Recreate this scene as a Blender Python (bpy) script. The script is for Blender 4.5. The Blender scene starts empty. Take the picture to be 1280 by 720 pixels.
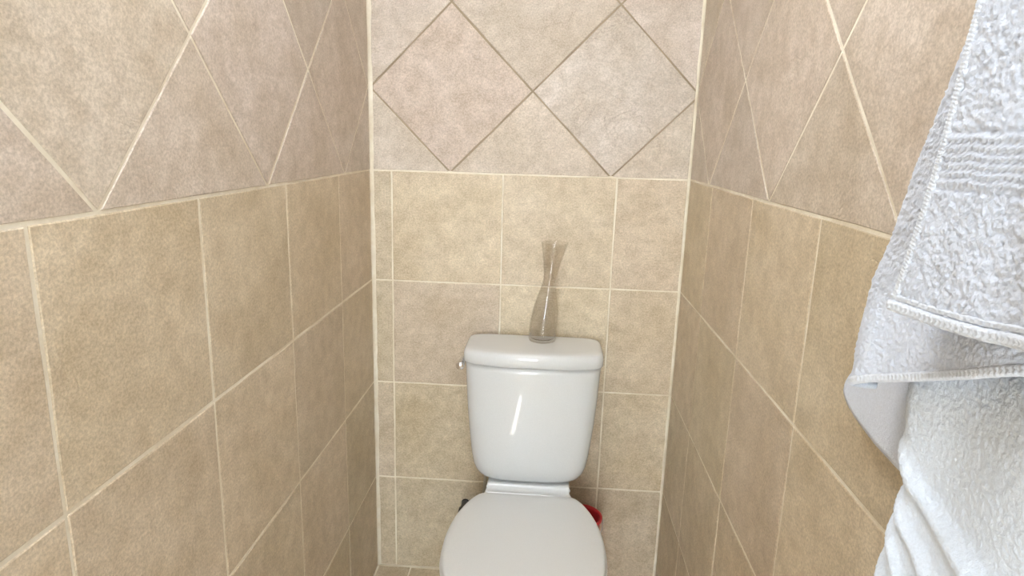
import bpy, bmesh, math, random
import numpy as np
from mathutils import Matrix, Vector

random.seed(7)
rng = np.random.default_rng(11)
scene = bpy.context.scene
COL = scene.collection

# ------------------------------------------------------------------ camera
PITCH, YAW, ROLL = -0.2245, 0.0539, -0.0294
Rx = Matrix.Rotation(PITCH, 3, 'X')
Rz = Matrix.Rotation(YAW, 3, 'Z')
Ry = Matrix.Rotation(ROLL, 3, 'Y')
M = Rz @ Rx @ Ry                                   # columns: right, forward, up
right, fwd, up = M.col[0], M.col[1], M.col[2]
cam_data = bpy.data.cameras.new('camera')
cam_data.sensor_width = 36.0
cam_data.lens = 36.0 * 809.65 / 1280.0
cam_data.clip_start = 0.02
cam = bpy.data.objects.new('camera', cam_data)
COL.objects.link(cam)
m4 = Matrix((( right.x, up.x, -fwd.x, 0.0782),
             ( right.y, up.y, -fwd.y, -1.9089),
             ( right.z, up.z, -fwd.z, 1.4175),
             ( 0, 0, 0, 1)))
cam.matrix_world = m4
scene.camera = cam

# ------------------------------------------------------------------ world, lights, exposure
world = bpy.data.worlds.new('world')
scene.world = world
world.use_nodes = True
bg = world.node_tree.nodes['Background']
bg.inputs['Color'].default_value = (0.72, 0.86, 1.0, 1)
bg.inputs['Strength'].default_value = 1.0

def area(name, loc, target, sx, sy, power, color):
    l = bpy.data.lights.new(name, 'AREA')
    l.shape = 'RECTANGLE'
    l.size, l.size_y = sx, sy
    l.energy = power
    l.color = color
    o = bpy.data.objects.new(name, l)
    o.location = loc
    o.rotation_euler = (Vector(target) - Vector(loc)).to_track_quat('-Z', 'Y').to_euler()
    COL.objects.link(o)
    return o

area('window_daylight', (-0.15, -4.16, 1.22), (-0.05, 0, 1.15), 0.50, 1.34, 37.0, (0.82, 0.92, 1.0))
area('overhead_fill', (-0.08, -1.15, 2.395), (-0.08, -1.15, 0), 0.5, 0.5, 13.2, (0.91, 0.955, 1.0))  # added overhead fill that brightens side walls and seat lid
sun = bpy.data.lights.new('sun', 'SUN')          # falls through an added wall slot to lay a strip on the floor
sun.energy = 330.0
sun.angle = 0.0093
sun.color = (1.0, 0.97, 0.92)
sun_o = bpy.data.objects.new('sun', sun)
sun_o.location = (-0.2, -6.0, 3.5)
sun_o.rotation_euler = Vector((0.0, math.cos(math.radians(10.9)), -math.sin(math.radians(10.9)))).to_track_quat('-Z', 'Y').to_euler()
COL.objects.link(sun_o)

scene.view_settings.view_transform = 'Standard'
scene.view_settings.look = 'None'
scene.view_settings.gamma = 1.0
scene.view_settings.use_curve_mapping = False
scene.view_settings.exposure = -0.03

# ------------------------------------------------------------------ helpers
def link_mesh(name, mesh, mat=None, parent=None, smooth=False):
    o = bpy.data.objects.new(name, mesh)
    if mat and not mesh.materials:
        mesh.materials.append(mat)
    if smooth:
        mesh.polygons.foreach_set('use_smooth', [True] * len(mesh.polygons))
    COL.objects.link(o)
    if parent:
        o.parent = parent
    return o

def pydata(name, verts, faces):
    me = bpy.data.meshes.new(name)
    me.from_pydata([tuple(map(float, v)) for v in verts], [], faces)
    me.update()
    return me

def numpy_mesh(name, verts, quads):
    me = bpy.data.meshes.new(name)
    me.vertices.add(len(verts))
    me.vertices.foreach_set('co', np.asarray(verts, dtype=np.float32).ravel())
    q = np.asarray(quads, dtype=np.int32)
    me.loops.add(q.size)
    me.loops.foreach_set('vertex_index', q.ravel())
    me.polygons.add(len(q))
    me.polygons.foreach_set('loop_start', np.arange(0, q.size, 4, dtype=np.int32))
    me.polygons.foreach_set('use_smooth', np.ones(len(q), dtype=bool))
    me.update(calc_edges=True)
    me.validate()
    return me

def box_mesh(name, x0, x1, y0, y1, z0, z1):
    v = [(x, y, z) for x in (x0, x1) for y in (y0, y1) for z in (z0, z1)]
    f = [(0, 1, 3, 2), (4, 6, 7, 5), (0, 4, 5, 1), (2, 3, 7, 6), (0, 2, 6, 4), (1, 5, 7, 3)]
    return pydata(name, v, f)

def empty(name, label, cat, loc=(0, 0, 0), group=None):
    o = bpy.data.objects.new(name, None)
    o.empty_display_size = 0.05
    o.location = loc
    COL.objects.link(o)
    tag(o, label, cat, group)
    return o

def tag(o, label, cat, group=None):
    o['label'] = label
    o['category'] = cat
    if group:
        o['group'] = group

def loft(name, rings, cap0=True, cap1=True):
    n = len(rings[0])
    verts = [p for r in rings for p in r]
    faces = []
    for i in range(len(rings) - 1):
        for j in range(n):
            k = (j + 1) % n
            faces.append((i * n + j, i * n + k, (i + 1) * n + k, (i + 1) * n + j))
    if cap0:
        faces.append(tuple(reversed(range(n))))
    if cap1:
        b = (len(rings) - 1) * n
        faces.append(tuple(range(b, b + n)))
    me = pydata(name, verts, faces)
    bm = bmesh.new(); bm.from_mesh(me)
    bmesh.ops.recalc_face_normals(bm, faces=bm.faces)
    bm.to_mesh(me); bm.free()
    return me

def lathe(name, prof, seg=48, closed=False):
    """prof: list of (r, z, dx) revolved about z; closed joins the last ring to the first"""
    verts, faces = [], []
    for r, z, dx in prof:
        for j in range(seg):
            a = 2 * math.pi * j / seg
            verts.append((r * math.cos(a) + dx, r * math.sin(a), z))
    for i in range(len(prof) - 1):
        for j in range(seg):
            k = (j + 1) % seg
            faces.append((i * seg + j, i * seg + k, (i + 1) * seg + k, (i + 1) * seg + j))
    faces.append(tuple(reversed(range(seg))))
    faces.append(tuple(range((len(prof) - 1) * seg, len(prof) * seg)))
    me = pydata(name, verts, faces)
    bm = bmesh.new(); bm.from_mesh(me)
    bmesh.ops.recalc_face_normals(bm, faces=bm.faces)
    bm.to_mesh(me); bm.free()
    return me

def tube(name, pts, rad, seg=12):
    pts = [Vector(p) for p in pts]
    rads = rad if isinstance(rad, (list, tuple)) else [rad] * len(pts)
    rings = []
    for i, p in enumerate(pts):
        t = (pts[min(i + 1, len(pts) - 1)] - pts[max(i - 1, 0)]).normalized()
        a = t.cross(Vector((0, 0, 1)) if abs(t.z) < 0.9 else Vector((1, 0, 0))).normalized()
        b = t.cross(a)
        rings.append([p + rads[i] * (math.cos(2 * math.pi * j / seg) * a + math.sin(2 * math.pi * j / seg) * b) for j in range(seg)])
    return loft(name, rings)

# ------------------------------------------------------------------ materials
class NT:
    def __init__(self, name):
        self.m = bpy.data.materials.new(name)
        self.m.use_nodes = True
        self.t = self.m.node_tree
        self.p = self.t.nodes['Principled BSDF']
    def n(self, kind, **kw):
        nd = self.t.nodes.new(kind)
        for k, v in kw.items():
            if k in nd.inputs:
                nd.inputs[k].default_value = v
            else:
                setattr(nd, k, v)
        return nd
    def l(self, a, b):
        self.t.links.new(a, b)

def simple(name, col, rough=0.5, metal=0.0, **kw):
    nt = NT(name)
    nt.p.inputs['Base Color'].default_value = (*col, 1)
    nt.p.inputs['Roughness'].default_value = rough
    nt.p.inputs['Metallic'].default_value = metal
    for k, v in kw.items():
        nt.p.inputs[k].default_value = v
    return nt.m

def tile_material():
    nt = NT('beige_stone_tile')
    tc = nt.n('ShaderNodeTexCoord')
    oi = nt.n('ShaderNodeObjectInfo')
    sc = nt.n('ShaderNodeVectorMath', operation='SCALE'); sc.inputs['Scale'].default_value = 7.31
    nt.l(oi.outputs['Location'], sc.inputs[0])
    ad = nt.n('ShaderNodeVectorMath', operation='ADD')
    nt.l(tc.outputs['Object'], ad.inputs[0]); nt.l(sc.outputs[0], ad.inputs[1])
    def noise(scale, detail, rough, dist=0.0):
        x = nt.n('ShaderNodeTexNoise', Scale=scale, Detail=detail, Roughness=rough, Distortion=dist)
        nt.l(ad.outputs[0], x.inputs['Vector'])
        return x
    cloud = noise(6.0, 5.0, 0.6, 0.2)
    blot = noise(26.0, 7.0, 0.72, 0.2)
    grain = noise(230.0, 3.0, 0.75)
    # cloudy body colour multiplied by each tile's object tint
    r1 = nt.n('ShaderNodeValToRGB')
    r1.color_ramp.elements[0].position = 0.30; r1.color_ramp.elements[0].color = (0.56, 0.47, 0.335, 1)
    r1.color_ramp.elements[1].position = 0.72; r1.color_ramp.elements[1].color = (0.70, 0.61, 0.475, 1)
    nt.l(cloud.outputs['Fac'], r1.inputs['Fac'])
    r2 = nt.n('ShaderNodeValToRGB')
    r2.color_ramp.elements[0].position = 0.30; r2.color_ramp.elements[0].color = (0.80, 0.755, 0.70, 1)
    r2.color_ramp.elements[1].position = 0.62; r2.color_ramp.elements[1].color = (1.05, 1.04, 1.03, 1)
    nt.l(blot.outputs['Fac'], r2.inputs['Fac'])
    m1 = nt.n('ShaderNodeMix', data_type='RGBA', blend_type='MULTIPLY'); m1.inputs[0].default_value = 1.0
    nt.l(r1.outputs['Color'], m1.inputs[6]); nt.l(r2.outputs['Color'], m1.inputs[7])
    r3 = nt.n('ShaderNodeValToRGB')
    r3.color_ramp.elements[0].position = 0.36; r3.color_ramp.elements[0].color = (0.82, 0.81, 0.79, 1)
    r3.color_ramp.elements[1].position = 0.64; r3.color_ramp.elements[1].color = (1.14, 1.14, 1.15, 1)
    nt.l(grain.outputs['Fac'], r3.inputs['Fac'])
    m2 = nt.n('ShaderNodeMix', data_type='RGBA', blend_type='MULTIPLY'); m2.inputs[0].default_value = 1.0
    nt.l(m1.outputs[2], m2.inputs[6]); nt.l(r3.outputs['Color'], m2.inputs[7])
    m3 = nt.n('ShaderNodeMix', data_type='RGBA', blend_type='MULTIPLY'); m3.inputs[0].default_value = 1.0
    nt.l(m2.outputs[2], m3.inputs[6]); nt.l(oi.outputs['Color'], m3.inputs[7])
    nt.l(m3.outputs[2], nt.p.inputs['Base Color'])
    rr = nt.n('ShaderNodeMapRange'); rr.inputs['To Min'].default_value = 0.36; rr.inputs['To Max'].default_value = 0.56
    nt.l(blot.outputs['Fac'], rr.inputs['Value']); nt.l(rr.outputs[0], nt.p.inputs['Roughness'])
    # riven relief: a few ridges, soft undulation
    ridge = noise(4.2, 7.0, 0.55, 1.6)
    ab = nt.n('ShaderNodeMath', operation='SUBTRACT'); ab.inputs[1].default_value = 0.5
    nt.l(ridge.outputs['Fac'], ab.inputs[0])
    ab2 = nt.n('ShaderNodeMath', operation='ABSOLUTE'); nt.l(ab.outputs[0], ab2.inputs[0])
    rp = nt.n('ShaderNodeMapRange'); rp.inputs['From Max'].default_value = 0.02; rp.inputs['To Min'].default_value = 0.0; rp.inputs['To Max'].default_value = 1.0
    nt.l(ab2.outputs[0], rp.inputs['Value'])
    msk = noise(5.0, 2.0, 0.5)
    mk = nt.n('ShaderNodeMapRange'); mk.inputs['From Min'].default_value = 0.52; mk.inputs['From Max'].default_value = 0.66
    nt.l(msk.outputs['Fac'], mk.inputs['Value'])
    inv = nt.n('ShaderNodeMath', operation='SUBTRACT'); inv.inputs[0].default_value = 1.0; nt.l(rp.outputs[0], inv.inputs[1])
    mm = nt.n('ShaderNodeMath', operation='MULTIPLY'); nt.l(inv.outputs[0], mm.inputs[0]); nt.l(mk.outputs[0], mm.inputs[1])
    b3 = nt.n('ShaderNodeBump', Strength=0.5, Distance=0.0016, invert=True); nt.l(mm.outputs[0], b3.inputs['Height'])
    b1 = nt.n('ShaderNodeBump', Strength=0.22, Distance=0.003); nt.l(blot.outputs['Fac'], b1.inputs['Height']); nt.l(b3.outputs[0], b1.inputs['Normal'])
    b2 = nt.n('ShaderNodeBump', Strength=0.35, Distance=0.0008); nt.l(grain.outputs['Fac'], b2.inputs['Height']); nt.l(b1.outputs[0], b2.inputs['Normal'])
    nt.l(b2.outputs[0], nt.p.inputs['Normal'])
    return nt.m

def grout_material(name, c0, c1):
    nt = NT(name)
    tc = nt.n('ShaderNodeTexCoord')
    x = nt.n('ShaderNodeTexNoise', Scale=7.0, Detail=6.0, Roughness=0.7)
    nt.l(tc.outputs['Object'], x.inputs['Vector'])
    r = nt.n('ShaderNodeValToRGB')
    r.color_ramp.elements[0].position = 0.32; r.color_ramp.elements[0].color = (*c0, 1)
    r.color_ramp.elements[1].position = 0.62; r.color_ramp.elements[1].color = (*c1, 1)
    nt.l(x.outputs['Fac'], r.inputs['Fac']); nt.l(r.outputs['Color'], nt.p.inputs['Base Color'])
    nt.p.inputs['Roughness'].default_value = 0.85
    y = nt.n('ShaderNodeTexNoise', Scale=300.0, Detail=3.0)
    nt.l(tc.outputs['Object'], y.inputs['Vector'])
    b = nt.n('ShaderNodeBump', Strength=0.5, Distance=0.001); nt.l(y.outputs['Fac'], b.inputs['Height'])
    nt.l(b.outputs[0], nt.p.inputs['Normal'])
    return nt.m

def ceramic(name, col, rough):
    nt = NT(name)
    tc = nt.n('ShaderNodeTexCoord')
    x = nt.n('ShaderNodeTexNoise', Scale=300.0, Detail=3.0, Roughness=0.7)
    nt.l(tc.outputs['Object'], x.inputs['Vector'])
    r = nt.n('ShaderNodeValToRGB')
    r.color_ramp.elements[0].position = 0.3; r.color_ramp.elements[0].color = (*[c * 0.95 for c in col], 1)
    r.color_ramp.elements[1].position = 0.7; r.color_ramp.elements[1].color = (*col, 1)
    nt.l(x.outputs['Fac'], r.inputs['Fac']); nt.l(r.outputs['Color'], nt.p.inputs['Base Color'])
    nt.p.inputs['Roughness'].default_value = rough
    return nt.m

def terry(name, col):
    nt = NT(name)
    tc = nt.n('ShaderNodeTexCoord')
    x = nt.n('ShaderNodeTexNoise', Scale=420.0, Detail=4.0, Roughness=0.75)
    nt.l(tc.outputs['Object'], x.inputs['Vector'])
    r = nt.n('ShaderNodeValToRGB')
    r.color_ramp.elements[0].position = 0.3; r.color_ramp.elements[0].color = (*[c * 0.86 for c in col], 1)
    r.color_ramp.elements[1].position = 0.65; r.color_ramp.elements[1].color = (*col, 1)
    nt.l(x.outputs['Fac'], r.inputs['Fac']); nt.l(r.outputs['Color'], nt.p.inputs['Base Color'])
    nt.p.inputs['Roughness'].default_value = 0.95
    nt.p.inputs['Sheen Weight'].default_value = 0.25
    nt.p.inputs['Sheen Roughness'].default_value = 0.5
    b = nt.n('ShaderNodeBump', Strength=0.8, Distance=0.0016); nt.l(x.outputs['Fac'], b.inputs['Height'])
    nt.l(b.outputs[0], nt.p.inputs['Normal'])
    return nt.m

MT = tile_material()
MG = grout_material('cream_grout', (0.70, 0.61, 0.465), (0.92, 0.865, 0.74))
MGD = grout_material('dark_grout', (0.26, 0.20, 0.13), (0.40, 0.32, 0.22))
MPL = grout_material('white_plaster', (0.74, 0.72, 0.68), (0.80, 0.78, 0.74))
MCER = ceramic('white_glazed_ceramic', (0.735, 0.745, 0.745), 0.018)
MSEAT = ceramic('white_seat_plastic', (0.775, 0.78, 0.77), 0.30)
MCHR = simple('chrome', (0.82, 0.82, 0.84), 0.07, 1.0)
MBLK = simple('black_rubber', (0.012, 0.010, 0.009), 0.45)
MRED = simple('red_plastic', (0.52, 0.03, 0.035), 0.35)
def thin_glass():
    nt = NT('clear_glass')
    f = nt.n('ShaderNodeFresnel')
    geo = nt.n('ShaderNodeNewGeometry')                  # same reflectance on both sides of the thin wall
    mr = nt.n('ShaderNodeMapRange'); mr.inputs['To Min'].default_value = 1.42; mr.inputs['To Max'].default_value = 1 / 1.42
    nt.l(geo.outputs['Backfacing'], mr.inputs['Value']); nt.l(mr.outputs[0], f.inputs['IOR'])
    t = nt.n('ShaderNodeBsdfTransparent'); t.inputs['Color'].default_value = (0.978, 0.974, 0.97, 1)
    g = nt.n('ShaderNodeBsdfGlossy'); g.inputs['Roughness'].default_value = 0.05
    m = nt.n('ShaderNodeMixShader')
    nt.l(f.outputs[0], m.inputs[0]); nt.l(t.outputs[0], m.inputs[1]); nt.l(g.outputs[0], m.inputs[2])
    nt.l(m.outputs[0], nt.t.nodes['Material Output'].inputs['Surface'])
    return nt.m
MGLASS = thin_glass()
MTOW = terry('white_terry', (0.76, 0.82, 0.945))
MTOW2 = terry('bright_white_terry', (0.81, 0.885, 0.99))
MHEM = terry('white_hem_yarn', (0.82, 0.87, 0.96))
MFRAME = simple('white_painted_frame', (0.78, 0.78, 0.76), 0.4)
def frosted():
    nt = NT('frosted_window_glass')
    t = nt.n('ShaderNodeBsdfTranslucent')
    t.inputs['Color'].default_value = (0.5, 0.52, 0.55, 1)
    nt.l(t.outputs[0], nt.t.nodes['Material Output'].inputs['Surface'])
    return nt.m
MPANE = frosted()
MHOSE = simple('braided_steel', (0.55, 0.54, 0.52), 0.4, 1.0)

# ------------------------------------------------------------------ tiled walls
S = 0.33                # tile pitch
Z0 = 4 * S              # top of the straight rows
G = 0.0052              # joint width
XL, XR = -0.4519, 0.4778
YB = -4.20              # window wall
ZC = 2.46
TT = 0.009              # tile thickness
REC = 0.0011            # joint recess
H2 = S / math.sqrt(2)

def clip(poly, a, b, c):
    """keep the part of a convex polygon with a*u + b*v <= c"""
    out = []
    for i in range(len(poly)):
        p, q = poly[i], poly[(i + 1) % len(poly)]
        dp, dq = a * p[0] + b * p[1] - c, a * q[0] + b * q[1] - c
        if dp <= 0:
            out.append(p)
        if (dp < 0 < dq) or (dq < 0 < dp):
            t = dp / (dp - dq)
            out.append((p[0] + t * (q[0] - p[0]), p[1] + t * (q[1] - p[1])))
    return out

def poly_area(p):
    return 0.5 * sum(p[i][0] * p[(i + 1) % len(p)][1] - p[(i + 1) % len(p)][0] * p[i][1] for i in range(len(p)))

def inset(poly, d):
    n = len(poly); lines = []
    for i in range(n):
        (x0, y0), (x1, y1) = poly[i], poly[(i + 1) % n]
        L = math.hypot(x1 - x0, y1 - y0) or 1e-9
        nx, ny = -(y1 - y0) / L, (x1 - x0) / L
        lines.append((nx, ny, nx * x0 + ny * y0 + d))
    res = poly
    for nx, ny, c in lines:
        res = clip(res, -nx, -ny, -c)
        if len(res) < 3:
            return []
    return res

def tile_mesh(poly, r):
    """slab with slightly wavy arrises; poly is counter clockwise around its centre, face at n=0"""
    ring = []
    n = len(poly)
    for i in range(n):
        p, q = poly[i], poly[(i + 1) % n]
        L = math.hypot(q[0] - p[0], q[1] - p[1])
        k = 4 if L > 0.2 else (2 if L > 0.08 else 1)
        tx, ty = (q[0] - p[0]) / (L + 1e-9), (q[1] - p[1]) / (L + 1e-9)
        for j in range(k):
            t = j / k
            w = r.uniform(-0.0009, 0.0007) if j else -0.0003
            ring.append((p[0] + (q[0] - p[0]) * t - ty * -w, p[1] + (q[1] - p[1]) * t + tx * -w))
    m = len(ring)
    b = 0.0016
    verts = []
    for (u, v) in ring:
        L = math.hypot(u, v) + 1e-9
        f = max(0.0, 1 - b * 1.3 / L)
        verts.append((u * f, v * f, 0.0))
    for (u, v) in ring:
        verts.append((u, v, -0.0011))
    for (u, v) in ring:
        verts.append((u, v, -TT))
    faces = [tuple(range(m))]
    for i in range(m):
        k = (i + 1) % m
        faces.append((m + i, m + k, k, i))
        faces.append((2 * m + i, 2 * m + k, m + k, m + i))
    return pydata('tile', verts, faces)

MESH_CACHE = {}
def add_tile(parent, frame, poly, tint, r, G=0.0045):
    """frame = (origin, u, v, n)"""
    poly = inset(poly, G / 2)
    if len(poly) < 3 or poly_area(poly) < 4e-4:
        return
    cu = sum(p[0] for p in poly) / len(poly); cv = sum(p[1] for p in poly) / len(poly)
    loc = [(p[0] - cu, p[1] - cv) for p in poly]
    key = tuple((round(a, 4), round(b, 4)) for a, b in loc)
    var = r.randrange(3)
    me = MESH_CACHE.get((key, var))
    if me is None:
        me = tile_mesh(loc, r)
        me.materials.append(MT)
        MESH_CACHE[(key, var)] = me
    o = bpy.data.objects.new('tile', me)
    O, U, V, N = frame
    P = O + U * cu + V * cv + N * r.uniform(-0.0003, 0.0004)
    tl = r.uniform(-0.0016, 0.0016); tm = r.uniform(-0.0016, 0.0016)
    N2 = (N + U * tl + V * tm).normalized()
    U2 = (U - N2 * U.dot(N2)).normalized(); V2 = N2.cross(U2)
    o.matrix_world = Matrix(((U2.x, V2.x, N2.x, P.x), (U2.y, V2.y, N2.y, P.y), (U2.z, V2.z, N2.z, P.z), (0, 0, 0, 1)))
    o.color = (*tint, 1)
    COL.objects.link(o)
    o.parent = parent
    return o

def tint_straight(r):
    k = r.uniform(0.93, 1.04)
    return (k, k * r.uniform(0.985, 1.01), k * r.uniform(0.96, 1.03))

def tint_diag(r):
    k = r.uniform(0.95, 1.03)
    return (k, k * r.uniform(1.012, 1.035), k * r.uniform(1.14, 1.22))

def rect(u0, u1, v0, v1):
    return [(u0, v0), (u1, v0), (u1, v1), (u0, v1)]

def tile_wall(parent, frame, u0, u1, line, dline, r, ztop=ZC, tints=None, G=0.0042):
    """straight rows below Z0, diamonds above, clipped to u0..u1; line / dline = one joint / one diamond corner"""
    k0 = math.floor((u0 - line) / S); k1 = math.ceil((u1 - line) / S)
    for k in range(k0, k1):
        a, b = max(u0, line + k * S), min(u1, line + (k + 1) * S)
        if b - a < 0.012:
            continue
        for row in range(4):
            add_tile(parent, frame, rect(a, b, row * S, (row + 1) * S), tint_straight(r), r, G)
    d0 = math.floor((u0 - dline) / H2) - 2; d1 = math.ceil((u1 - dline) / H2) + 2
    nv = int((ztop - Z0) / H2) + 2
    for i in range(d0, d1 + 1):
        for j in range(0, nv + 1):
            if (i + j) % 2 == 0:
                continue
            cu, cv = dline + i * H2, Z0 + j * H2
            p = [(cu, cv - H2), (cu + H2, cv), (cu, cv + H2), (cu - H2, cv)]
            for c in ((-1, 0, -u0), (1, 0, u1), (0, -1, -Z0), (0, 1, ztop)):
                p = clip(p, *c)
                if len(p) < 3:
                    break
            if len(p) >= 3:
                tt = (tints or {}).get((i, j)) or tint_diag(r)
                add_tile(parent, frame, p, tt, r, G)

X, Y, Z = Vector((1, 0, 0)), Vector((0, 1, 0)), Vector((0, 0, 1))
def struct(o):
    o['kind'] = 'structure'
    return o

# grout beds (the joint colour shows between the tiles), one slab per wall
def wall_back():
    me = bpy.data.meshes.new('wall_back')
    y = REC
    xs = (XL, XR)
    v = [(XL, y, 0), (XR, y, 0), (XR, y, Z0 + .004), (XL, y, Z0 + .004), (XR, y, ZC), (XL, y, ZC),
         (XL, 0.1, 0), (XR, 0.1, 0), (XR, 0.1, ZC), (XL, 0.1, ZC)]
    f = [(0, 1, 2, 3), (3, 2, 4, 5), (7, 6, 9, 8), (0, 6, 7, 1), (5, 4, 8, 9), (0, 3, 5, 9, 6), (1, 7, 8, 4, 2)]
    me.from_pydata(v, [], f)
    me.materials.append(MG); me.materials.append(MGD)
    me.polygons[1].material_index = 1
    return struct(link_mesh('wall_back', me))
wb = wall_back()
r_ = random.Random(3)
tile_wall(wb, (Vector((0, 0, 0)), X, Z, -Y), XL + 0.006, XR - 0.004, -0.3897, 0.018 - H2, r_,
          tints={(0, 1): (0.96, 0.94, 1.06), (2, 1): (0.965, 1.005, 1.17), (1, 2): (0.94, 0.955, 1.06), (1, 0): (0.95, 0.96, 1.05)})  # right diamond's bluish tint paints in the towel's reflection

def side_wall(name, xa, xb, xin):
    """tiled bay (cream joints) to y=-2.3, white plaster further back"""
    bm = bmesh.new()
    for y0, y1, k in ((-2.302, 0.1, 0), (YB, -2.302, 1)):
        me = box_mesh('t', xa, xb, y0, y1, 0, ZC)
        n = len(bm.faces); bm.from_mesh(me); bpy.data.meshes.remove(me)
        bm.faces.ensure_lookup_table()
        for f in bm.faces[n:]:
            f.material_index = k
    me = bpy.data.meshes.new(name); bm.to_mesh(me); bm.free()
    me.materials.append(MG); me.materials.append(MPL)
    return struct(link_mesh(name, me))
wl = side_wall('wall_left', XL - 0.1, XL - REC, XL)
tile_wall(wl, (Vector((XL, 0, 0)), Y, Z, X), -2.3, -0.004, -0.2937, -1.1754, random.Random(5), ztop=2.2, G=0.0047)
wr = side_wall('wall_right', XR + REC, XR + 0.1, XR)
tile_wall(wr, (Vector((XR, 0, 0)), -Y, Z, -X), 0.004, 2.3, 0.6008, 0.6925, random.Random(8), ztop=2.2, G=0.0044)

fl = struct(link_mesh('floor', box_mesh('floor', XL - 0.1, XR + 0.1, YB - 0.1, 0.1, -0.1, -REC), MG))
rf = random.Random(21)
k0 = -0.3897 + 0.05
for i in range(-1, 4):
    a, b = max(XL + 0.003, k0 + i * S), min(XR - 0.003, k0 + (i + 1) * S)
    if b - a < 0.02:
        continue
    for j in range(12):
        add_tile(fl, (Vector((0, 0, 0)), X, Y, Z), rect(a, b, -0.004 - (j + 1) * S, -0.004 - j * S), tint_straight(rf), rf)
struct(link_mesh('ceiling', box_mesh('ceiling', XL - 0.1, XR + 0.1, YB - 0.1, 0.1, ZC, ZC + 0.1), MPL))

# window wall behind the camera
wx0, wx1, wz0, wz1 = -0.42, 0.12, 0.53, 1.91
sx0, sx1, sz0, sz1 = -0.245, -0.185, 0.24, 0.50  # slot added under the window so the cistern mirrors a sun strip
def wall_front():
    bm = bmesh.new()
    for (a, b, c, d) in ((XL - 0.1, wx0, 0, ZC), (sx0, sx1, sz1, wz0), (sx0, sx1, 0, sz0), (wx0, sx0, 0, wz0), (wx1, XR + 0.1, 0, ZC), (sx1, wx1, 0, wz0), (wx0, wx1, wz1, ZC)):
        me = box_mesh('t', a, b, YB - 0.1, YB, c, d)
        bm.from_mesh(me); bpy.data.meshes.remove(me)
    me = bpy.data.meshes.new('wall_front'); bm.to_mesh(me); bm.free()
    return struct(link_mesh('wall_front', me, MPL))
wf = wall_front()
win = struct(link_mesh('window_1', loft('window_1', [[(wx0, YB - 0.08, wz0), (wx1, YB - 0.08, wz0), (wx1, YB - 0.08, wz1), (wx0, YB - 0.08, wz1)],
     [(wx0, YB - 0.03, wz0), (wx1, YB - 0.03, wz0), (wx1, YB - 0.03, wz1), (wx0, YB - 0.03, wz1)],
     [(wx0 + .04, YB - 0.03, wz0 + .04), (wx1 - .04, YB - 0.03, wz0 + .04), (wx1 - .04, YB - 0.03, wz1 - .04), (wx0 + .04, YB - 0.03, wz1 - .04)],
     [(wx0 + .04, YB - 0.08, wz0 + .04), (wx1 - .04, YB - 0.08, wz0 + .04), (wx1 - .04, YB - 0.08, wz1 - .04), (wx0 + .04, YB - 0.08, wz1 - .04)]], False, False), MFRAME))
link_mesh('pane', box_mesh('pane', wx0 + .035, wx1 - .035, YB - 0.06, YB - 0.054, wz0 + .035, wz1 - .035), MPANE, win)

fill_light = empty('fill_light_panel', 'flat square white panel of the added fill light, unseen above the niche', 'fill_light', (-0.08, -1.15, ZC))  # unseen panel added to house the overhead fill
link_mesh('housing', box_mesh('housing', -0.27, 0.27, -0.27, 0.27, -0.055, 0.0), MFRAME, fill_light)

# grout beads in the two corners
def bead(name, x, sgn, rad):
    pr = [(0.0, 0.0), (sgn * rad, 0.0), (sgn * rad * 0.55, -rad * 0.2), (sgn * rad * 0.2, -rad * 0.55), (0.0, -rad)]
    rs = random.Random(name)
    rings = []
    for i in range(75):
        z = i * ZC / 74
        k = rs.uniform(0.85, 1.15)
        rings.append([(x + a * k, -0.0003 + b * k, z) for a, b in pr])
    return struct(link_mesh(name, loft(name, rings), MG))
bead('trim_1', XL, 1, 0.010)
bead('trim_2', XR, -1, 0.007)

# ------------------------------------------------------------------ toilet
TX = 0.050
def sup(w, d0, d1, bow, z, n=5.0, cx=0.0, seg=72):
    """rounded outline: x half width w, from y=d1 (back) to y=d0 (front) with a bowed front"""
    out = []
    yc, hy = (d0 + d1) / 2, (d1 - d0) / 2
    for j in range(seg):
        a = 2 * math.pi * (j + 0.5) / seg
        c, s = math.cos(a), math.sin(a)
        xx = math.copysign(abs(c) ** (2 / n), c); yy = math.copysign(abs(s) ** (2 / n), s)
        y = yc + yy * hy
        if yy < 0:
            y -= bow * (1 - xx * xx) * (-yy)
        out.append((cx + w * xx, y, z))
    return out

toilet = empty('toilet', 'white close coupled ceramic toilet with its lid closed, against the beige tiled back wall', 'toilet', (TX, -0.3, 0))
def tpart(name, me, mat, parent=None, smooth=True):
    me.transform(Matrix.Translation((0, 0.3, 0)))       # meshes are written with y from the wall
    return link_mesh(name, me, mat, parent or toilet, smooth)

# cistern body
prof = [(0.440, .118, -.160, .008), (0.4415, .126, -.166, .010), (0.447, .138, -.181, .012), (0.457, .150, -.188, .014), (0.472, .160, -.193, .016),
        (0.492, .167, -.1955, .018), (0.520, .172, -.1955, .020), (0.560, .177, -.1940, .021), (0.620, .1835, -.1900, .023), (0.700, .190, -.1835, .025), (0.780, .1945, -.1770, .026), (0.797, .1955, -.1755, .026)]
rings = [sup(w, f, -0.015, b, z, 6.0) for z, w, f, b in prof]
cis = tpart('cistern', loft('cistern', rings), MCER)
# cistern lid, a little wider, rounded top edge
lidp = [(0.798, .1945, -.177), (0.7990, .1985, -.181), (0.802, .200, -.1825), (0.822, .200, -.1825), (0.831, .198, -.1805), (0.8365, .194, -.1765), (0.839, .187, -.169), (0.840, .170, -.150)]
rings = [sup(w, f, -0.012 - (0.2 - w) * 0.35, .027, z, 7.5) for z, w, f in lidp]
tpart('cistern_lid', loft('cistern_lid', rings), MCER)

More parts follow.
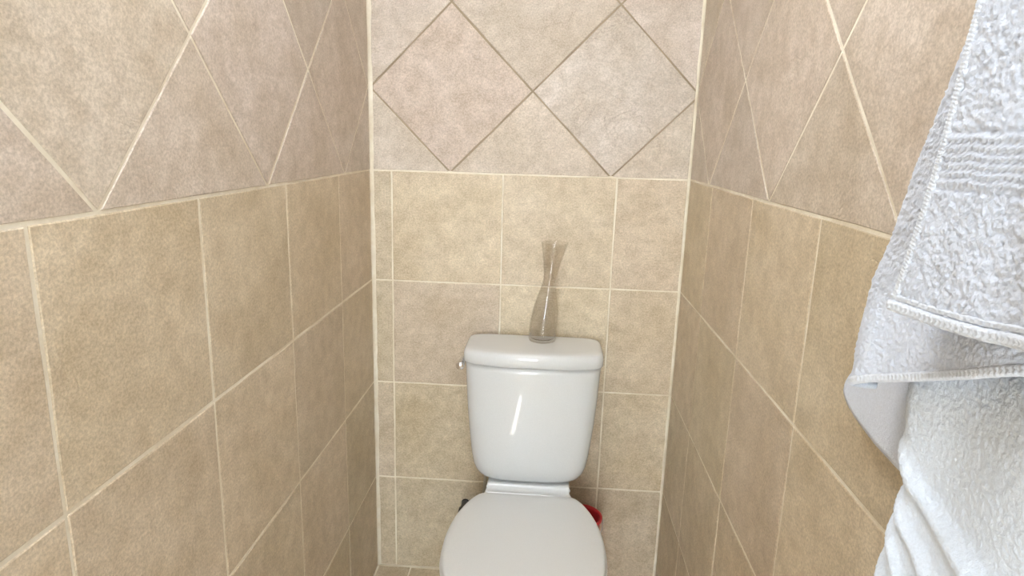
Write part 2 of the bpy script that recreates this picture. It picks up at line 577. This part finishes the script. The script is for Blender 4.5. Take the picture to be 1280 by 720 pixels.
# flush lever on the left flank
lev = tpart('flush_lever', tube('flush_lever', [(-.190, -.098, .782), (-.2035, -.098, .782), (-.2070, -.099, .782)], [.013, .0125, .010], 24), MCHR)
def lever_arm():
    pts = [(-.2065, -.090, .790), (-.2070, -.110, .789), (-.2075, -.135, .787), (-.2075, -.150, .786), (-.2075, -.1535, .786), (-.2075, -.155, .786), (-.2075, -.169, .785), (-.2075, -.172, .785)]
    return tube('lever_arm', pts, [.0050, .0070, .0098, .0112, .0098, .0118, .0118, .0095], 18)
tpart('lever_arm', lever_arm(), MCHR, lev)

# bowl: deck, body, foot
def bowl_ring(z, w, front, back, n, cx=0):
    yc, hy = (front + back) / 2, (back - front) / 2
    out = []
    for j in range(80):
        a = 2 * math.pi * (j + 0.5) / 80
        c, s = math.cos(a), math.sin(a)
        out.append((w * math.copysign(abs(c) ** (2 / n), c), yc + hy * math.copysign(abs(s) ** (2 / n), s), z))
    return out
bp = [(0.0, .115, -.56, -.10, 3.0), (0.012, .118, -.565, -.095, 3.0), (0.05, .105, -.545, -.10, 2.8), (0.14, .098, -.53, -.10, 2.6),
      (0.22, .110, -.56, -.10, 2.5), (0.29, .140, -.61, -.11, 2.4), (0.34, .172, -.645, -.13, 2.3), (0.375, .195, -.668, -.16, 2.25), (0.392, .203, -.676, -.19, 2.25), (0.398, .203, -.676, -.20, 2.25), (0.400, .197, -.668, -.205, 2.25)]
bowl = tpart('bowl', loft('bowl', [bowl_ring(*p) for p in bp]), MCER)
# rear deck carrying the cistern, with a rounded front edge falling to the seat
def deck():
    yz = [(-.012, .300), (-.012, .4395), (-.185, .4395), (-.192, .4385), (-.197, .4355), (-.2005, .430), (-.203, .424), (-.207, .4175), (-.214, .4125), (-.224, .4095), (-.240, .4085), (-.262, .4080), (-.262, .330), (-.12, .300)]
    n = 24
    rings = []
    for i in range(n + 1):
        t = -1 + 2 * i / n
        ring = []
        for y, z in yz:
            flare = 0.0 if z > .43 else min(1.0, (.43 - z) / .020) ** 1.6 * .011
            w = .1195 + (flare if y < -.19 else 0.0)
            ring.append((w * t, y, z))
        rings.append(ring)
    return loft('deck', rings)
dk = tpart('deck', deck(), MCER, None, False)
bv = dk.modifiers.new('bevel', 'BEVEL'); bv.width = .004; bv.segments = 3; bv.limit_method = 'ANGLE'; bv.angle_limit = math.radians(50)
dk.data.polygons.foreach_set('use_smooth', [abs(p.normal.x) < .5 for p in dk.data.polygons])

# seat ring and lid: straight back edge, round front
def seat_outline(grow, z, front=-.682, rear=-.228):
    L = [(.117, rear), (.137, -.236), (.1565, -.2625), (.172, -.296), (.184, -.332), (.193, -.370), (.1990, -.408), (.2025, -.450), (.2020, -.495), (.1975, -.540), (.1865, -.585), (.167, -.622), (.137, -.653), (.098, -.673), (.050, -.681), (0, front)]
    P = [Vector((x, y)) for x, y in L]
    # smooth with Catmull-Rom
    pts = []
    for i in range(len(P) - 1):
        p0, p1, p2, p3 = P[max(i - 1, 0)], P[i], P[i + 1], (P[i + 2] if i + 2 < len(P) else Vector((-P[-2].x, P[-2].y)))
        for k in range(4):
            t = k / 4
            q = 0.5 * ((2 * p1) + (p2 - p0) * t + (2 * p0 - 5 * p1 + 4 * p2 - p3) * t * t + (3 * p1 - p0 - 3 * p2 + p3) * t ** 3)
            pts.append(q)
    half = pts + [P[-1]]
    full = [(p.x, p.y) for p in half] + [(-p.x, p.y) for p in reversed(half[:-1])]
    c = Vector((0, -.45)); out = []
    n = len(full)
    for i in range(n):
        a, b = Vector(full[i - 1]), Vector(full[(i + 1) % n])
        t = (b - a).normalized(); nrm = Vector((-t.y, t.x))
        if nrm.dot(Vector(full[i]) - c) < 0:
            nrm = -nrm
        p = Vector(full[i]) + nrm * grow
        out.append((p.x, min(p.y, -.2225), z))
    return out
sp = [(.0000, .401), (.0035, .4025), (.0045, .407), (.0035, .4115), (.0, .413)]
def seat_loft(name, prof):
    base = seat_outline(0.0, 0)
    # even points along the straight rear edge
    a, b = base[-1], base[0]
    base = base + [(a[0] + (b[0] - a[0]) * k / 10, a[1], 0) for k in range(1, 10)]
    rings = []
    for g, z in prof:
        f = 1 + g / .205
        rings.append([(x * f, -.45 + (y + .45) * f if g > -.03 else -.45 + (y + .45) * f, z) for x, y, _ in base])
    return loft(name, rings)
tpart('seat', seat_loft('seat', sp), MSEAT)
lp = [(-.004, .4135), (.000, .4145), (.0012, .4185), (.0005, .4245), (-.0025, .4285), (-.008, .4308), (-.020, .4320), (-.060, .4330), (-.120, .4335), (-.170, .4337), (-.200, .4337)]
tpart('lid', seat_loft('lid', lp), MSEAT)
for s in (-1, 1):
    tpart('hinge', tube('hinge', [(s * .060, -.2225, .414), (s * .098, -.2225, .414)], .0042, 12), MSEAT)

# ------------------------------------------------------------------ glass carafe on the cistern
def carafe():
    lean = 0.095
    outer = [(0.034, 0.0), (0.0385, 0.002), (0.0405, 0.010), (0.0410, 0.04), (0.0400, 0.065), (0.0370, 0.095), (0.0315, 0.125), (0.0255, 0.150), (0.0205, 0.172), (0.0190, 0.190), (0.0210, 0.208), (0.0262, 0.236), (0.0330, 0.268), (0.0385, 0.292)]
    t = 0.0024
    pr = [(r, z) for r, z in outer]
    pr += [(0.0382, 0.2940), (0.0368, 0.2935)]
    pr += [(r - t, z) for r, z in reversed(outer[3:])]
    pr += [(0.0375, 0.013), (0.034, 0.0085), (0.018, 0.0075)]
    prof = [(max(r, .001), z, lean * max(0.0, z - .03)) for r, z in pr]
    return lathe('glass_carafe', prof, 56)
car = link_mesh('glass_carafe', carafe(), MGLASS, None, True)
car.location = (0.073, -0.064, 0.8402)
tag(car, 'clear glass carafe with a flared mouth standing on top of the toilet cistern', 'carafe')

# ------------------------------------------------------------------ stop valve and red bucket behind the seat
val = empty('stop_valve', 'small water stop valve with black handle, low on the back wall left of the toilet', 'valve', (-.157, 0, .253))
link_mesh('escutcheon', tube('escutcheon', [(0, -.0006, 0), (0, -.006, 0), (0, -.008, 0)], [.013, .0125, .009], 24), MBLK, val, True)
link_mesh('valve_body', tube('valve_body', [(0, -.006, 0), (0, -.040, 0), (0, -.044, 0)], [.012, .012, .015], 16), MBLK, val, True)
link_mesh('handle', tube('handle', [(0, -.0445, 0), (0, -.047, 0), (0, -.062, 0), (0, -.066, 0)], [.014, .017, .0165, .012], 10), MBLK, val, True)
hs = [(-0.006, -.030, .0), (0.020, -.030, .002), (0.045, -.030, .02), (0.055, -.045, .085), (.058, -.06, .150), (.058, -.065, .196)]
link_mesh('supply_hose', tube('supply_hose', [(x + .012, y, z) for x, y, z in hs], .0055, 10), MHOSE, val, True)

bk = empty('red_bucket', 'small red plastic bucket on the floor behind the right side of the toilet lid', 'bucket', (.219, -.083, 0))
pr = [(.046, 0.0), (.049, .004), (.058, .272), (.063, .273), (.064, .281), (.061, .284), (.0565, .283), (.055, .273), (.047, .010), (.02, .008)]
link_mesh('body', lathe('body', [(r, z, 0) for r, z in pr], 40), MRED, bk, True)
hp = [(math.cos(a) * .0655, -.012 * math.sin(a) - .004, .273 - .050 * math.sin(a)) for a in [math.pi * i / 20 for i in range(21)]]
link_mesh('handle', tube('handle', [(x, y - .055 * math.sin(math.pi * i / 20), z) for i, (x, y, z) in enumerate(hp)], .0022, 8), MHOSE, bk, True)

# ------------------------------------------------------------------ towels on a rail on the right wall
RX, RZ = 0.425, 1.735
rail = empty('towel_rail', 'chrome towel rail on the right wall carrying the white towels', 'towel rail', (XR, -1.5, RZ))
link_mesh('bar', tube('bar', [(RX - XR, .42, 0), (RX - XR, -.42, 0)], .0095, 20), MCHR, rail, True)
for s in (-1, 1):
    b = link_mesh('bracket', tube('bracket', [(-.0008, s * .40, 0), (-.008, s * .40, 0), (-.010, s * .40, 0), (RX - XR - .011, s * .40, 0)], [.022, .021, .008, .008], 20), MCHR, rail, True)

def vnoise(a, b, seed):
    """smooth 2-D value noise on arrays a, b"""
    g = np.random.default_rng(seed).random((256, 256)) * 2 - 1
    ia, ib = np.floor(a).astype(int), np.floor(b).astype(int)
    fa, fb = a - ia, b - ib
    fa, fb = fa * fa * (3 - 2 * fa), fb * fb * (3 - 2 * fb)
    i0, i1, j0, j1 = ia % 256, (ia + 1) % 256, ib % 256, (ib + 1) % 256
    return (g[i0, j0] * (1 - fa) + g[i1, j0] * fa) * (1 - fb) + (g[i0, j1] * (1 - fa) + g[i1, j1] * fa) * fb

def terry_relief(y, l, seed, amp):
    """tufted pile: clumps of loops leaning downwards"""
    w = vnoise(y * 60, l * 60, seed) * 1.6
    n1 = vnoise(y * 270 + w, l * 420 + w, seed + 1)
    n2 = vnoise(y * 520 + w, l * 640, seed + 2)
    n3 = vnoise(y * 75 + w, l * 120 + w, seed + 3)
    return amp * (0.8 * np.clip(n1, -0.7, 1) + 0.7 * n2 + 0.35 * n3)

def interp(x, tab):
    t = sorted(tab)
    return np.interp(x, [p[0] for p in t], [p[1] for p in t])

def smooth(a, k):
    for _ in range(k):
        a = np.concatenate([a[:1], (a[:-2] + 2 * a[1:-1] + a[2:]) / 4, a[-1:]])
    return a

def drape(name, label, rad, left_f, hem_f, right, xfront, fold_f, left_b, hem_b, xback, seed, amp, relief=None, curl=None, thick=.0042, step=.0014, mat=None):
    """A towel over the rail: front sheet (visible), bend over the bar, back sheet. Tables give the left edge y(z) and
    hem z(y) of both sheets; xfront(y,z), xback(y,z) place the sheets; fold_f adds folds (towards the room)."""
    nu = int((1.0 * (abs(right) - 1.25)) / step)
    zs_max = RZ
    zbot = min(h[1] for h in hem_f)
    nv = int((zs_max - zbot) / step)
    v = np.linspace(0, 1, nv)
    u = np.linspace(0, 1, nu)
    # front
    V, U = np.meshgrid(v, u, indexing='ij')
    zl = RZ + (hem_f[0][1] - RZ) * v
    yl = smooth(interp(zl, left_f), 12)
    Yf = yl[:, None] + U * (right - yl[:, None])
    Zf = RZ + V * (interp(Yf, hem_f) - RZ)
    depth = RZ - Zf
    blend = np.clip(depth / 0.16, 0, 1); blend = blend * blend * (3 - 2 * blend)
    Xf = (RX - rad) * (1 - blend) + xfront(Yf, Zf) * blend
    Xf = Xf - fold_f(Yf, Zf) * blend
    if curl:
        Xf = Xf + curl(Yf - yl[:, None], Zf)
    rel = terry_relief(Yf, Zf, seed, amp)
    if relief:
        rel = relief(Yf, Zf, rel)
    edge_y = 0.0008 * vnoise(Zf * 160, Zf * 0 + 3.3, seed + 9) * (U < .01)
    outer = np.stack([Xf - thick / 2 - rel, Yf + edge_y, Zf], -1)
    inner = np.stack([Xf + thick / 2, Yf, Zf], -1)
    # bend
    na = 10
    ang = np.linspace(0, np.pi, na + 2)[1:-1][::-1]
    y0 = Yf[0]
    bo = np.stack([np.stack([RX + (rad + thick / 2) * np.cos(a) + 0 * y0, y0, RZ + (rad + thick / 2) * np.sin(a) + 0 * y0], -1) for a in ang], 0)
    bi = np.stack([np.stack([RX + (rad - thick / 2) * np.cos(a) + 0 * y0, y0, RZ + (rad - thick / 2) * np.sin(a) + 0 * y0], -1) for a in ang], 0)
    # back, coarser
    nb = max(24, int((RZ - min(h[1] for h in hem_b)) / .006))
    vb = np.linspace(0, 1, nb)
    Vb, Ub = np.meshgrid(vb, u, indexing='ij')
    zlb = RZ + (hem_b[0][1] - RZ) * vb
    ylb = smooth(interp(zlb, left_b), 4)
    w0 = np.clip(vb * 6, 0, 1)[:, None]
    Yb = (ylb[:, None] + Ub * (right - ylb[:, None])) * w0 + y0[None, :] * (1 - w0)
    Zb = RZ + Vb * (interp(Yb, hem_b) - RZ)
    bl = np.clip((RZ - Zb) / 0.12, 0, 1)
    Xb = (RX + rad) * (1 - bl) + xback(Yb, Zb) * bl
    relb = terry_relief(Yb, Zb, seed + 40, amp * .4)
    outb = np.stack([Xb + thick / 2 + 0 * relb, Yb, Zb], -1)
    inb = np.stack([Xb - thick / 2 - relb * .5, Yb, Zb], -1)
    # strip order: front hem -> rail -> back hem
    O = np.concatenate([outer[::-1], bo[::-1][::-1] if False else bo, outb], 0)
    I = np.concatenate([inner[::-1], bi, inb], 0)
    n, m = O.shape[0], O.shape[1]
    verts = np.concatenate([O.reshape(-1, 3), I.reshape(-1, 3)], 0)
    idx = np.arange(n * m).reshape(n, m)
    a, b, c, d = idx[:-1, :-1].ravel(), idx[:-1, 1:].ravel(), idx[1:, 1:].ravel(), idx[1:, :-1].ravel()
    K = n * m
    quads = [np.stack([a, b, c, d], 1), np.stack([a + K, d + K, c + K, b + K], 1)]
    def rim(e):
        return np.stack([e[:-1], e[:-1] + K, e[1:] + K, e[1:]], 1)
    quads += [rim(idx[0]), rim(idx[-1])[:, ::-1], rim(idx[:, 0])[:, ::-1], rim(idx[:, -1])]
    me = numpy_mesh(name, verts, np.concatenate(quads, 0))
    o = link_mesh(name, me, mat or MTOW)
    tag(o, label, 'towel')
    surf = dict(x=Xf, y=Yf, z=Zf, yl=yl)
    return o, surf

def braid(name, path, w, t, pitch, mat, parent, nrm=(-1, 0, 0)):
    """corded hem along path: two rows of slanting stitches"""
    P = np.array(path, float)
    seg = np.linalg.norm(np.diff(P, axis=0), axis=1); s = np.concatenate([[0], np.cumsum(seg)])
    n = max(8, int(s[-1] / (pitch / 5)))
    S_ = np.linspace(0, s[-1], n)
    C = np.stack([np.interp(S_, s, P[:, k]) for k in range(3)], 1)
    T = np.gradient(C, axis=0); T /= np.linalg.norm(T, axis=1)[:, None]
    N = np.array(nrm, float)[None, :] - T * (T @ np.array(nrm, float))[:, None]
    N /= np.linalg.norm(N, axis=1)[:, None]
    B = np.cross(T, N)
    k = 16
    th = np.linspace(0, 2 * np.pi, k, endpoint=False)
    rows = []
    for j in range(k):
        cb, cn = np.cos(th[j]), np.sin(th[j])
        bump = 1 + (0.16 * np.sin(2 * np.pi * S_ / pitch + 3.4 * cb + (np.pi if cb > 0 else 0)) if cn > -0.2 else 0)
        waist = 1.0 - (0.30 if abs(cb) < .25 and cn > 0 else 0)
        wob = 1 + .05 * vnoise(S_ * 300, S_ * 0 + j, 77)
        rows.append(C + B * (w / 2 * cb * (0.95 + .05 * bump) * wob)[:, None] + N * (np.ones(n) * t / 2 * cn * bump * waist)[:, None])
    V = np.stack(rows, 1)
    idx = np.arange(n * k).reshape(n, k)
    nx = np.roll(idx, -1, 1)
    q = np.stack([idx[:-1].ravel(), nx[:-1].ravel(), nx[1:].ravel(), idx[1:].ravel()], 1)
    me = numpy_mesh(name, V.reshape(-1, 3), q)
    bm = bmesh.new(); bm.from_mesh(me)
    bmesh.ops.holes_fill(bm, edges=[e for e in bm.edges if e.is_boundary])
    bmesh.ops.recalc_face_normals(bm, faces=bm.faces); bm.to_mesh(me); bm.free()
    return link_mesh(name, me, mat, parent, True)

def ridge(y, z, pts, w):
    """distance based ridge along the polyline pts in (y, z)"""
    d = np.full(y.shape, 9.0)
    for (a, b) in zip(pts[:-1], pts[1:]):
        ax, az = a; bx, bz = b
        L2 = (bx - ax) ** 2 + (bz - az) ** 2
        t = np.clip(((y - ax) * (bx - ax) + (z - az) * (bz - az)) / L2, 0, 1)
        d = np.minimum(d, np.hypot(y - ax - t * (bx - ax), z - az - t * (bz - az)))
    return np.exp(-(d / w) ** 2)

# long bath towel underneath
def foldC(y, z):
    f = 0.0055 * ridge(y, z, [(-1.325, 1.090), (-1.336, 1.081), (-1.363, 1.067), (-1.384, 1.055), (-1.41, 1.037), (-1.45, .99)], .0065)
    f += 0.0060 * ridge(y, z, [(-1.325, 1.118), (-1.337, 1.107), (-1.366, 1.092), (-1.402, 1.082), (-1.441, 1.068), (-1.48, 1.04)], .0070)
    f += 0.0075 * ridge(y, z, [(-1.330, 1.150), (-1.352, 1.132), (-1.395, 1.120), (-1.440, 1.112), (-1.50, 1.10)], .0095)
    f += 0.0045 * ridge(y, z, [(-1.330, 1.055), (-1.350, 1.043), (-1.375, 1.028), (-1.40, 1.00), (-1.42, .95)], .0070)
    return f + .003 * np.sin(y * 40 + z * 9)
towC, sC = drape('bath_towel', 'long white terry bath towel hanging lowest on the right wall with slanting folds', .0145,
    [(1.735, -1.36), (1.45, -1.335), (1.196, -1.308), (1.143, -1.322), (1.128, -1.329), (1.107, -1.334), (1.082, -1.335), (1.043, -1.340), (1.017, -1.341), (.995, -1.342), (.85, -1.345), (.62, -1.35)],
    [(-1.20, .62), (-1.80, .62)], -1.80, lambda y, z: .415 - .22 * np.clip(1.13 - z, 0, .45), foldC,
    [(1.735, -1.36), (1.2, -1.36)], [(-1.20, 1.25), (-1.80, 1.25)], lambda y, z: .4405 + 0 * y, 101, .0006,
    curl=lambda d, z: .020 * np.clip(1 + d / .035, 0, 1) ** 2, mat=MTOW2)

# middle towel: the layer whose corner hangs out to the left
def foldB(y, z):
    return .004 * ridge(y, z, [(-1.30, 1.30), (-1.29, 1.18)], .016) + .004 * np.sin(y * 34 + 1.0) * np.clip((1.5 - z) / .2, 0, 1)
hemB = [(-1.250, 1.177), (-1.306, 1.204), (-1.38, 1.234), (-1.445, 1.26), (-1.489, 1.279), (-1.56, 1.30), (-1.80, 1.33)]
towB, sB = drape('hand_towel', 'white terry towel between the other two, its corded hem corner curling out to the left', .0215,
    [(1.735, -1.37), (1.60, -1.368), (1.532, -1.355), (1.49, -1.341), (1.457, -1.326), (1.387, -1.296), (1.336, -1.283), (1.275, -1.262), (1.222, -1.250), (1.177, -1.250)],
    hemB, -1.80, lambda y, z: .394 + 0 * y, foldB,
    [(1.735, -1.37), (1.5, -1.33), (1.3, -1.225), (1.25, -1.195), (1.21, -1.163), (1.18, -1.140), (1.16, -1.130), (1.10, -1.127)], [(-1.127, 1.145), (-1.1275, 1.134), (-1.130, 1.125), (-1.134, 1.120), (-1.147, 1.113), (-1.166, 1.107), (-1.218, 1.098), (-1.262, 1.095), (-1.80, 1.09)], lambda y, z: .4535 + 0 * y, 202, .0009,
    curl=lambda d, z: .034 * np.clip(1 + d / .030, 0, 1) ** 2.2)

# top towel with the woven band and wide braided hem
def foldA(y, z):
    return .0035 * np.sin(y * 22 + 1.0 + 3 * z) + .006 * ridge(y, z, [(-1.50, 1.50), (-1.485, 1.38), (-1.50, 1.30)], .03) * -1
hemA = [(-1.367, 1.290), (-1.423, 1.2925), (-1.478, 1.2975), (-1.521, 1.304), (-1.80, 1.33)]
def reliefA(y, z, rel):
    zz = z - .012 * (y + 1.41) * -1
    band = np.clip((zz - 1.392) / .003, 0, 1) * np.clip((1.431 - zz) / .003, 0, 1)
    rib = .0007 * np.sin(zz * 2 * np.pi / .0062 + 1.4 * vnoise(y * 60, z * 60, 5)) + .0006 * np.sin((y * .8 + zz) * 2 * np.pi / .005) * (vnoise(y * 20, z * 60, 8) > -.2)
    edge = np.exp(-((zz - 1.391) / .0016) ** 2) + np.exp(-((zz - 1.432) / .0016) ** 2)
    return rel * (1 - .75 * band) + rib * band - .0016 * edge
towA, sA = drape('hand_towel', 'white terry towel lying topmost, with a woven band and thick braided bottom hem', .0290,
    [(1.735, -1.43), (1.60, -1.425), (1.52, -1.414), (1.49, -1.409), (1.458, -1.405), (1.406, -1.397), (1.35, -1.384), (1.29, -1.367)],
    hemA, -1.80, lambda y, z: .366 + 0 * y, foldA,
    [(1.735, -1.43), (1.3, -1.41)], [(-1.40, 1.52), (-1.80, 1.52)], lambda y, z: .4615 + 0 * y, 303, .0013, relief=reliefA)

def hem_path(s, off=0.0, cut=1):
    return np.stack([s['x'][-1][::4] - off, s['y'][-1][::4], s['z'][-1][::4]], 1)
def side_path(s, off=0.0, z1=9):
    p = np.stack([s['x'][:, 0][::4] - off, s['y'][:, 0][::4], s['z'][:, 0][::4]], 1)
    return p[p[:, 2] < z1]
pa = hem_path(sA, .0015); pa[:, 2] += .0030
braid('hem', pa, .0095, .0085, .0062, MHEM, towA)
pa = hem_path(sA, .0010); pa[:, 2] += .0105
braid('hem', pa, .0050, .0052, .0070, MHEM, towA)
pa = side_path(sA, .0006); pa[:, 1] -= .0028
braid('side_hem', pa, .0080, .0052, .0030, MHEM, towA)
pb = hem_path(sB, .001); pb[:, 2] += .002
braid('hem', pb, .0085, .0068, .0055, MHEM, towB)
